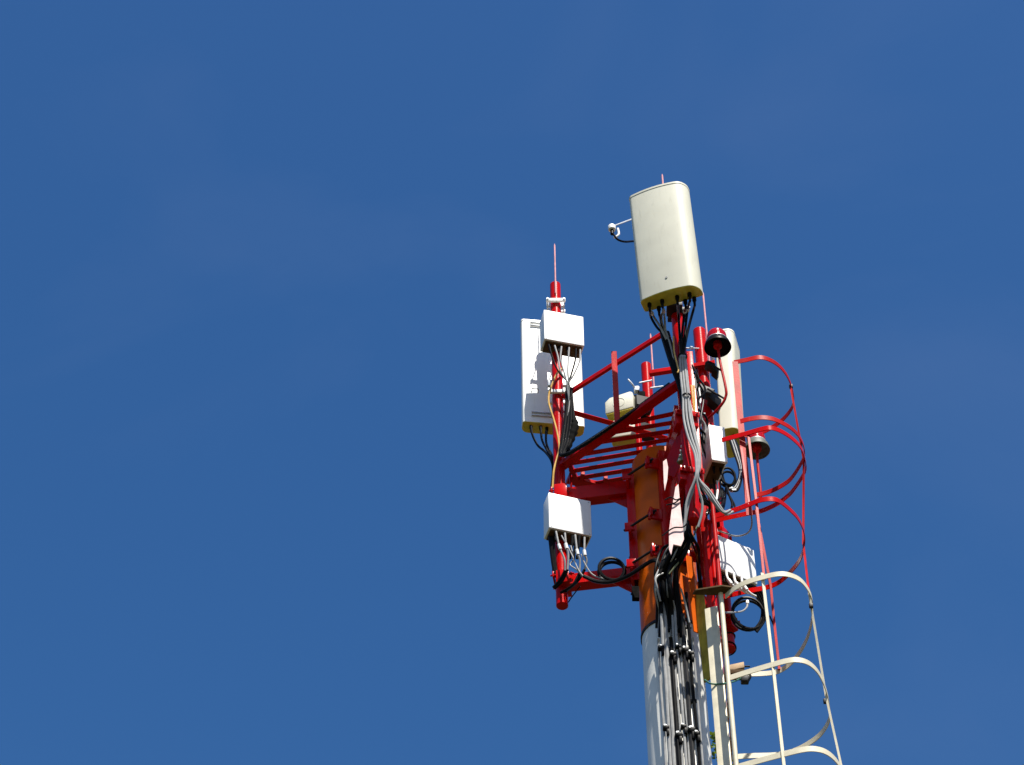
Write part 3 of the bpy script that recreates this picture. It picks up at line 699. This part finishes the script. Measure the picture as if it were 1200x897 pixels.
# grey bundle
G2 = 'grey feeder cables running down the front'
gl = 'one of the grey feeder cables in the bright bundle left of the narrow radio unit'
ends = [[(813, 566), (808, 578), (804, 592), (803, 608), (800, 626)], [(814, 566), (811, 578), (807, 590), (804, 606), (802, 622)], [(817, 565), (820, 578), (823, 590), (822, 604), (818, 618)], [(819, 564), (827, 577), (836, 589), (843, 598), (851, 600)], [(820, 564), (830, 577), (840, 592), (848, 601), (856, 598)], [(820, 563), (832, 576), (844, 594), (851, 603), (859, 600)]]
for i in range(6):
    o_ = i - 2.5; yk = 13.40 + (i % 2) * .022
    cable([(799.5 + o_ * 1.25, 417, 13.42), (801.5 + o_ * 1.5, 440, yk), (804 + o_ * 1.5, 465, yk), (806 + o_ * 1.9, 490, yk), (811 + o_ * 1.9, 512, yk - .01), (817 + o_ * 1.2, 532, yk - .02), (818 + o_ * .8, 548, yk - .02), (817 + o_ * .5, 556, yk - .02)] + [(x, y, yk + .03 * k) for k, (x, y) in enumerate(ends[i])], .0105, 'grey', gl, G2)
m = MB(); 
# cable tie on the bundle
for (x, y) in ((800, 419), (817, 557), (804.5, 466)):
    m = MB(); c = at(x, y, 13.41); m.pipe(c, c + V((.0, 0, .018)), .042 if y != 557 else .03, .008, 16); tag(m.build('cable_tie', 'black', None, base=c), {419: 'black tie round the top end of the grey cable bundle', 557: 'black tie where the grey cables fan out', 466: 'black tie round the middle of the grey cable bundle'}[y], 'cable tie')
for i, (x0, x1) in enumerate(((790, 800), (785, 795))):
    cable([(810 + i * 3, 452, 13.6), (812 + i * 2, 470, 13.58), (814, 490, 13.6), (812, 505, 13.62)], .008, 'yell', 'one of the yellow wires beside the red upright', 'yellow wires by the red upright')
for i in range(9):
    x0, y0 = 812 + jit(7), 440 + jit(14); x1, y1 = 822 + jit(7), 505 + jit(14)
    cable([(x0, y0, 13.9), ((x0 + x1) / 2 + jit(8), y0 + 20, 13.95 + jit(.1)), ((x0 + x1) / 2 + jit(9), y1 - 18, 14.0 + jit(.1)), (x1, y1, 14.05), (826 + jit(6), y1 + 26, 14.1)], .006 + .002 * (i % 3), 'grey' if i % 4 == 0 else 'black', 'one of the thin %s wires straggling down the red pole below the upper beacon' % ('grey' if i % 4 == 0 else 'black'), 'straggling wires on the right pole')
# white hook wires on the right pole
for pts in ([(819, 455, 14.3), (821, 470, 14.3), (818, 475, 14.25), (819, 484, 14.25), (826, 485, 14.3)], [(820, 503, 14.2), (818.5, 509, 14.15), (820, 514, 14.15), (821, 522, 14.15)]):
    cable(pts, .008, 'wht', 'thin white wire bent against the red pole' + (' above' if pts[0][1] < 480 else ' below') + ' the yellow wires', 'thin white wires', sub=3)

# left upper unit jumpers
G3 = 'jumper cables under the upper left radio unit'
t, c, sd, n, W_, H_, zb = uA
for i, (x, mt) in enumerate(((643, 'black'), (650, 'grey'), (658, 'grey'), (667, 'grey'), (675, 'black'), (680, 'grey'))):
    yy = 404 + i * 1.2
    cable([(x, yy, 14.33), (x + 1 + (3 if x < 655 else -2), yy + 14, 14.33), ((x + 664) / 2, yy + 30, 14.33), (667 - (i % 3), 452, 14.36), (667, 470, 14.4), (665, 490, 14.42)], .0085, mt, 'one of the thin %s cables hanging from the upper left radio unit' % ('black' if mt == 'black' else 'grey'), G3)
for i in range(4):
    cable([(669 - i * 1.5, 455, 14.42), (671 - i * 2.4, 478, 14.42), (672 - i * 3.4, 498, 14.42), (668 - i * 3, 518, 14.4), (662 - i, 534, 14.36), (690 + i, 518 - i, 13.98 + .01 * i + .2), (740 + i, 484 - i, 13.88 + .02 * i), (785, 453 - i, 13.62 + i * .012)], .014 + .003 * (i % 2), 'black', 'one of the black cables running along the diagonal deck beam from the left pole', 'black cables along the deck beam')
m = MB(); q = at(671, 505, 14.44)
t = thing('cable_bunch', q, 'bulky black wrapped cable bunch hanging right of the left pole', 'cable bunch'); 
m.tube(smooth_path([at(671, 489, 14.44), at(673, 500, 14.43), at(669, 515, 14.42), at(665, 530, 14.4)]), lambda f: .022 + .02 * math.sin(math.pi * min(1, f * 1.1 + .05)) + .006 * math.sin(f * 40), 7); m.build('wrap', 'matte', t)
cable([(659, 432, 14.46), (654, 436, 14.45), (648, 448, 14.45), (643.5, 462, 14.46), (643.5, 474, 14.46), (649, 492, 14.46), (653.5, 510, 14.46), (655.5, 526, 14.46), (652.5, 538, 14.46), (649, 552, 14.46), (647.5, 572, 14.48)], .0095, 'yell', 'yellow cable curving down the face of the left pole', None)
G4 = 'black cables under the left panel antenna'
for p in ([(622.5, 500, 14.8), (624, 510, 14.78), (630, 522, 14.76), (639, 530, 14.7), (646, 540, 14.62)], [(633.5, 500, 14.8), (635, 515, 14.76), (640, 526, 14.7), (646, 536, 14.62)], [(640, 505, 14.78), (640, 518, 14.74), (643, 527, 14.7), (647, 535, 14.63)]):
    cable(p + [(648, 552, 14.62), (646, 575, 14.62), (645.5, 600, 14.6), (646.5, 640, 14.6), (649, 676, 14.6)], .011, 'black', 'one of the black cables looping from the underside of the left white panel antenna', G4)

# lower left unit jumpers
G5 = 'jumper cables under the lower left radio unit'
J5 = [[(651.5, 623, 14.3), (655.5, 641, 14.3), (661.5, 656, 14.32), (662, 669, 14.35), (656, 680, 14.4), (648, 689, 14.45)],
      [(662, 625, 14.3), (663.5, 640, 14.3), (666, 651, 14.32), (665, 668, 14.35), (659, 681, 14.4), (650, 690, 14.45)],
      [(674, 627, 14.3), (676.5, 647, 14.3), (679.5, 657, 14.32), (679, 672, 14.35), (671, 686, 14.38), (657, 695, 14.45)],
      [(685, 630, 14.3), (685, 648, 14.3), (687.5, 657, 14.32), (685, 668, 14.35), (677, 681, 14.38), (662, 694, 14.44)]]
for i, p in enumerate(J5):
    cable(p[:4], .009, 'grey', 'one of the grey jumper cables hanging from the lower left radio unit', G5, tape=(.4,))
    cable(p[3:], .012, 'black', 'one of the black cable ends curling round the lower arm at the left pole', 'black cable ends on the lower arm')
for p in ([(658, 628, 14.36), (670, 650, 14.34), (679, 670, 14.33), (690, 679, 14.33), (712, 681, 14.3)], [(681, 650, 14.32), (686, 662, 14.32), (695, 674, 14.32), (712, 680, 14.3)], [(669, 640, 14.4), (672, 655, 14.36), (668, 662, 14.36), (676, 668, 14.34), (683, 676, 14.34)]):
    cable(p, .006, 'grey', 'one of the thin grey wires slanting from the lower left radio unit to the arm', 'thin grey wires on the lower arm')
for i in range(3):
    cable([(643.5 + i * 2, 622, 14.45), (645.5 + i * 1.5, 640, 14.47), (648 + i * 1.2, 660, 14.49), (651 + i, 676, 14.5)], .016, 'black', 'one of the thick black cables dropping behind the lower left radio unit', 'thick black cables by the lower left unit')
for i in range(3):
    x = 671 + i * 4; cable([(x, 628, 14.42), (x - 1, 640, 14.42), (x - 3, 655, 14.44)], .012, 'black', 'one of the short black cable stubs under the lower left radio unit', 'short black stubs')
for i in range(2):
    cable([(684, 675 + i, 14.32), (699, 681 + i, 14.3), (716, 681.5 + i, 14.28), (735, 675 + i, 14.22), (752, 664 + i * 1.5, 14.1), (764, 657 + i, 14.02), (771, 658 + i * 2, 14.0), (773, 672, 14.02), (774 + i, 700, 14.06)], .013, 'black', 'one of the black cables lying along the lower left arm towards the mast', 'black cables on the lower left arm')
cable([(680, 687, 14.4), (670, 700, 14.5), (666, 706, 14.52)], .005, 'black', 'thin black wire from the lower arm to the bottom end of the left pole', None)
def coil(c, rx, rz, r, label, turns=3, tilt=0, mt='black', ry=.03):
    m = MB(); c = V(c)
    P = []
    for k in range(turns * 28 + 1):
        a = 2 * math.pi * k / 28; w1 = 1 + .05 * math.sin(a * .37 + k * .05)
        P.append(c + V((math.cos(a) * rx * w1, ry * math.sin(a * .5 + .4) + tilt * math.sin(a) * rz, math.sin(a) * rz * w1)))
    m.tube(P, r, 8); o = m.build('cable_coil', mt, None, base=c); tag(o, label, 'cable coil', 'coiled cables'); return o
coil(at(717, 668.5, 14.3), .108, .118, .0125, 'coil of black cable standing on the lower left arm', 5)
coil(at(877, 720, 14.7), .135, .172, .011, 'coil of black cable hanging beside the lower end of the right pole', 4)
coil(at(853, 560, 14.4), .065, .10, .011, 'small coil of black cable under the narrow radio unit', 3)
# cables below the right panel antenna
for i in range(6):
    cable([(854 + i * 1.6, 512 + i, 15.1), (860 + i * 1.4, 530, 14.95), (866 + i * .9, 548, 14.8), (866 + i * .6, 560, 14.7), (860 + i, 571 + i * .6, 14.6), (853 + i, 573 + i * .6, 14.55)], .011, 'grey' if i in (1, 3) else 'black', 'one of the %s cables curving under the right panel antenna' % ('grey' if i in (1, 3) else 'black'), 'cables under the right panel antenna', tape=(.98,) if i in (0, 4) else ())
for p in ([(846, 552, 14.4), (848, 562, 14.4), (855, 582, 14.38), (858, 592, 14.36), (854, 600, 14.3), (846, 600, 14.2), (838, 593, 14.1)], [(851, 576, 14.5), (857, 585, 14.45), (861, 594, 14.4), (858, 600, 14.35), (850, 601, 14.25), (842, 597, 14.12), (834, 588, 14.0)]):
    cable(p, .010, 'black', 'one of the black loops dropping from the narrow radio unit to the hoops', 'black loops by the hoops')
for i in range(3):
    cable([(836 + i * 4, 562 + i * 2, 14.2), (838 + i * 3, 575, 14.1), (836 + i * 2, 590, 13.95), (828, 600 + i * 2, 13.85)], .009, 'wht' if i == 1 else 'black', 'one of the short %s wires under the narrow radio unit' % ('white' if i == 1 else 'black'), 'short wires under the narrow unit')
# lower right unit
for i in range(3):
    x = 851 + i * 9; y = 668 + i * 3.6
    cable([(x, y, 14.58), (x + 1, y + 8, 14.57), (x + 5, y + 15, 14.56), (x + 11, y + 21, 14.58), (x + 17, y + 24, 14.62)], .011, 'wht', 'one of the white taped cables curving under the lower right radio unit', 'white cables under the lower right unit', tape=(.5,))
for i in range(4):
    cable([(875 + i * 3, 684 + i, 14.62), (883 + i * 3, 694, 14.65), (890 + i * 2.4, 706, 14.68), (893 + i * 1.8, 716, 14.7), (891 + i * 1.6, 728, 14.7), (884 + i, 738 + i, 14.7)], .010, 'black', 'one of the black cables bending down beside the lower right cable coil', 'black cables by the lower right coil')
cable([(876, 705, 14.6), (875, 712, 14.55), (868, 717, 14.5), (852, 718, 14.3), (843, 717, 14.1)], .008, 'grey', 'thin grey cable crossing in front of the lower end of the right pole', None, tape=(.05,))
cable([(880, 600, 14.3), (881, 615, 14.4), (876, 625, 14.5), (863, 628.5, 14.55), (850, 625, 14.5), (842, 622, 14.45)], .007, 'grey', 'thin pale wire sagging above the lower right radio unit', None)
cable([(902, 722, 14.6), (908, 736, 14.62)], .007, 'black', 'short black wire end sticking out beside the cage bar', None, sub=1)
for i in range(4):
    z = zat(718 + i * 12, 15.03); m = MB(); P = [V((rp.x + .066 * math.cos(a), rp.y + .066 * math.sin(a), z + .02 * math.sin(a + i))) for a in [2 * math.pi * k / 24 for k in range(24)]]
    m.tube(P, .007, 6, close=True); tag(m.build('cable_wrap', 'black', None, base=P[0]), 'one of the turns of black wire wound round the lower end of the right pole', 'cable', 'wire wound round the right pole')
cable([(826, 797, 13.9), (832, 801, 13.85), (840, 802, 13.85), (850, 801, 13.85), (860, 799, 14.1), (868, 795, 14.3)], .007, 'green', 'thin dark green earth wire below the timber block', None)
m = MB()

# main black mass at the mast front and feeder run down the mast
YF = CY - R - .05
G6 = 'black feeder cables gathered at the mast front'
random.seed(3)
jit = lambda k: random.uniform(-k, k)
for i in range(15):
    o_ = (i - 7) * .95
    mt = 'grey' if i in (1, 8, 12) else 'black'
    st = (808 + jit(6), 574 + jit(14))
    cable([(st[0], st[1], 13.72 + .008 * i), (804 + o_ * .5 + jit(2), 604, 13.74 + jit(.04)), (802 + o_ * .8 + jit(3), 626 + abs(o_), 13.8 + jit(.05)), (789 + o_ * 1.4 + jit(3), 648 + o_ * .8, 13.86 + jit(.05)), (780 + o_ * 1.6 + jit(3), 668, 13.93 + jit(.05)), (779 + o_ * 1.8 + jit(3), 690, 13.97 + jit(.05)), (782 + o_ * 2.0 + jit(2), 715, YF - .03 + jit(.03)), (784 + o_ * 2.2, 736 + 5 * (i % 3), YF + .02)], (.007 if mt == 'grey' else .012 + .003 * (i % 3)), mt, 'one of the %s massed at the front of the mast' % ('thin grey cables' if mt == 'grey' else 'black feeder cables'), G6)
for i in range(7):
    cable([(806 + jit(6), 560 + jit(8), 13.6), (814 + jit(6), 572 + jit(6), 13.62 + jit(.05)), (826 + jit(6), 588 + jit(8), 13.7 + jit(.06)), (838 + jit(7), 598 + jit(7), 13.85 + jit(.06)), (846 + jit(4), 590 + jit(10), 14.0), (848 + jit(5), 574 + jit(6), 14.1)], .008 + .002 * (i % 2), 'black', 'one of the black cables tangled round the end of the front pole', 'tangled black cables by the front pole')
for i in range(5):
    cable([(806 + jit(3), 585, 13.62), (803 + jit(3), 600, 13.6 + jit(.04)), (806 + jit(4), 622, 13.65 + jit(.05)), (814 + jit(5), 640, 13.8), (819 + jit(4), 664 + jit(6), 14.1), (822 + jit(3), 692, 14.25)], .009, 'black', 'one of the black cables dropping between the pale gusset and the red plate', 'black cables beside the red plate')
for p in ([(777, 672, 13.9), (770, 676, 13.88), (768, 684, 13.88), (771, 694, 13.9), (774, 705, 13.95)], [(772, 668, 13.9), (768, 678, 13.87), (770, 688, 13.88), (772, 698, 13.92)], [(798, 690, 13.9), (801, 700, 13.95), (804, 712, 14.0), (808, 730, 14.03)]):
    cable(p, .008, 'grey', 'one of the pale wires looping at the edge of the black cable mass', 'pale wires by the black mass')
for p in ([(802, 652, 13.85), (793, 662, 13.86), (784, 673, 13.88)], [(818, 612, 13.8), (812, 632, 13.82), (803, 652, 13.85)]):
    cable(p, .007, 'khaki', 'one of the thin olive wires crossing the dark plates', 'thin olive wires')
for p in ([(779, 586, 13.48), (786, 583, 13.48), (792, 586, 13.48), (798, 584, 13.48)], [(781, 592, 13.48), (790, 590, 13.48), (797, 585, 13.48)], [(776, 628, 13.48), (789, 619, 13.48), (800, 618, 13.48), (806, 613, 13.48)]):
    cable(p, .006, 'black', 'one of the thin dark wires tied across the pale gusset plate', 'thin wires on the gusset plate')
# straight feeders on the white shaft
FE = [(770.5, 'grey', .011), (775.5, 'grey', .014), (780, 'grey', .017), (784.5, 'black', .016), (788.5, 'grey', .010), (792, 'grey', .012), (796.5, 'grey', .010), (800.5, 'dark', .018), (806.8, 'black', .014), (810.5, 'grey', .010)]
YT = YF
for i, (x, mt, r) in enumerate(FE):
    p0 = at(x, 735, YT); zz = [zat(735, YT) + .25 * (i % 3 - .6), zat(760, YT), zat(800, YT), zat(860, YT), zat(930, YT), 9, 6, 3, .3]
    wob = .006
    P = [V((p0.x + random.uniform(-wob, wob) * (0 if k == 0 else 1), YT - .012 * (i % 2) - (.05 - (z / 14) * .05), z)) for k, z in enumerate(zz)]
    P[0].y -= .03
    nm = {'grey': 'grey', 'black': 'black', 'dark': 'dark'}[mt]
    cable(P, r, mt, 'one of the straight %s feeder cables running down the white mast' % nm, 'feeder cables down the white mast')
# white mounting strip behind the feeders with black rungs
cs = at(804, 770, YT + .02)
tr = thing('cable_tray', Z(cs, .3), 'white flat cable tray rail with black cross rungs behind the feeders on the mast', 'cable tray')
zt_ = zat(737, YT)
m = MB(); m.box((cs.x + .0, YT + .022, zt_ / 2), (.020, 0, 0), (0, .004, 0), (0, 0, zt_ / 2), .001); m.build('rail', 'white', tr)
m = MB(); xl = at(784, 770, YT).x; m.box((xl, YT + .026, zt_ / 2), (.020, 0, 0), (0, .004, 0), (0, 0, zt_ / 2), .001); m.build('rail', 'white', tr)
CLY = [(735, 0), (768, 1), (822, 0), (862, 1)]
zr_ = [(zat(y, YT), k) for y, k in CLY]
z = zr_[-1][0]; stp = (zr_[1][0] - zr_[3][0]) / 2
kk = 0
while z > 1: kk += 1; z -= stp; zr_.append((z, 1 - kk % 2))
for z, k in zr_:
    m = MB(); m.bar((at(781, 770, YT).x, YT + .01, z), (at(813, 770, YT).x, YT + .01, z + .01), .022, .03, bev=.003); m.build('rung', 'dark', tr)
# clamp blocks on the rungs
proto = None
for z, k in zr_:
    if not k or z < zat(900, YT): continue
    lab = 'one of the black clamps in the row just below the orange paint' if z > zat(800, YT) else 'one of the black clamps in the row near the bottom edge, on the white mast'
    for (x, dzz, s) in ((775, .05, 1), (788.5, -.02, 1.1), (795, .06, .9), (803.5, .03, 1.2), (809.5, -.01, 1)):
        p = V((at(x, 770, YT).x, YT - .025, z + dzz))
        if proto is None:
            proto = thing('cable_clamp', p, lab, 'cable clamp', 'black cable clamps on the mast')
            m = MB(); m.box(p, (.026, 0, 0), (0, .022, 0), (0, 0, .017), .005); m.box(p + V((.012, -.0, -.045)), (.012, 0, 0), (0, .018, 0), (0, 0, .03), .004); m.build('block', 'black', proto)
            m = MB(); m.cyl(p + V((-.012, -.02, .0)), p + V((-.012, -.045, .0)), .007, 8); m.cyl(p + V((0, 0, .017)), p + V((0, 0, .035)), .009, 6); m.build('bolt', 'galv', proto)
        else:
            c = proto.copy(); COL.objects.link(c); c.location = p; c['label'] = lab; c.scale = (s, 1, s)
            for ch in proto.children:
                q = ch.copy(); COL.objects.link(q); q.parent = c

# ------------------------------------------------------------------ the tree whose tip shows behind the mast
random.seed(11)
TX, TY = 2.45, 19.0
ttop = zat(853, TY)
tree = thing('tree', (TX, TY, 0), 'slender green tree behind the mast, only its leafy tip showing beside the cream channel', 'tree')
m = MB()
tip = at(838, 862, TY)
m.tube(smooth_path([(TX, TY, 0), (TX + .1, TY, 4), (TX - .05, TY, 8), (TX, TY, 11.5), (TX - .1, TY, ttop - 1.6)]), lambda f: .16 * (1 - f) + .02, 10)
br = []
for k in range(26):
    z = random.uniform(4, ttop - 2.2); a = random.uniform(0, 6.28); L = random.uniform(.7, 1.9) * (1 - .35 * z / ttop)
    p = V((TX, TY, z)); q = p + V((math.cos(a) * L, math.sin(a) * L, L * .6)); br.append((p, q))
    m.tube(smooth_path([p, p.lerp(q, .5) + V((0, 0, -.06)), q]), lambda f: .035 * (1 - f) + .008, 6)
ts = [tip, at(853, 893, TY), at(868, 899, TY)]
for q in ts:
    m.tube(smooth_path([(TX, TY, ttop - 2.2), V((TX, TY, ttop - 2.2)).lerp(q, .6) + V((.03, 0, .05)), q]), lambda f: .02 * (1 - f) + .004, 6)
m.build('trunk', 'bark', tree)
m = MB()
def leaf(p, s):
    d = V((random.gauss(0, 1), random.gauss(0, 1), random.gauss(-.3, .6))).normalized(); u = d.cross(V((random.random(), random.random(), 1))).normalized(); nn = d.cross(u)
    a, b = p, p + d * s
    vs = [m.bm.verts.new(x) for x in (a, a + d * s * .35 + u * s * .3 + nn * s * .05, a + d * s * .7 + u * s * .2, b, a + d * s * .7 - u * s * .2, a + d * s * .35 - u * s * .3 + nn * s * .05)]
    m._face(vs)
for p, q in br:
    for k in range(120):
        f = random.random() ** .6; leaf(p.lerp(q, f) + V([random.gauss(0, .16) for _ in range(3)]), random.uniform(.05, .09))
for q in ts:
    p = V((TX, TY, ttop - 2.2))
    for k in range(190):
        f = 1.0 - .85 * random.random() ** 1.2; leaf(p.lerp(q, f) + V((.03, 0, .04)) * (1 - f) + V([random.gauss(0, .035) for _ in range(3)]), random.uniform(.045, .075))
m.build('crown', 'leaf', tree)
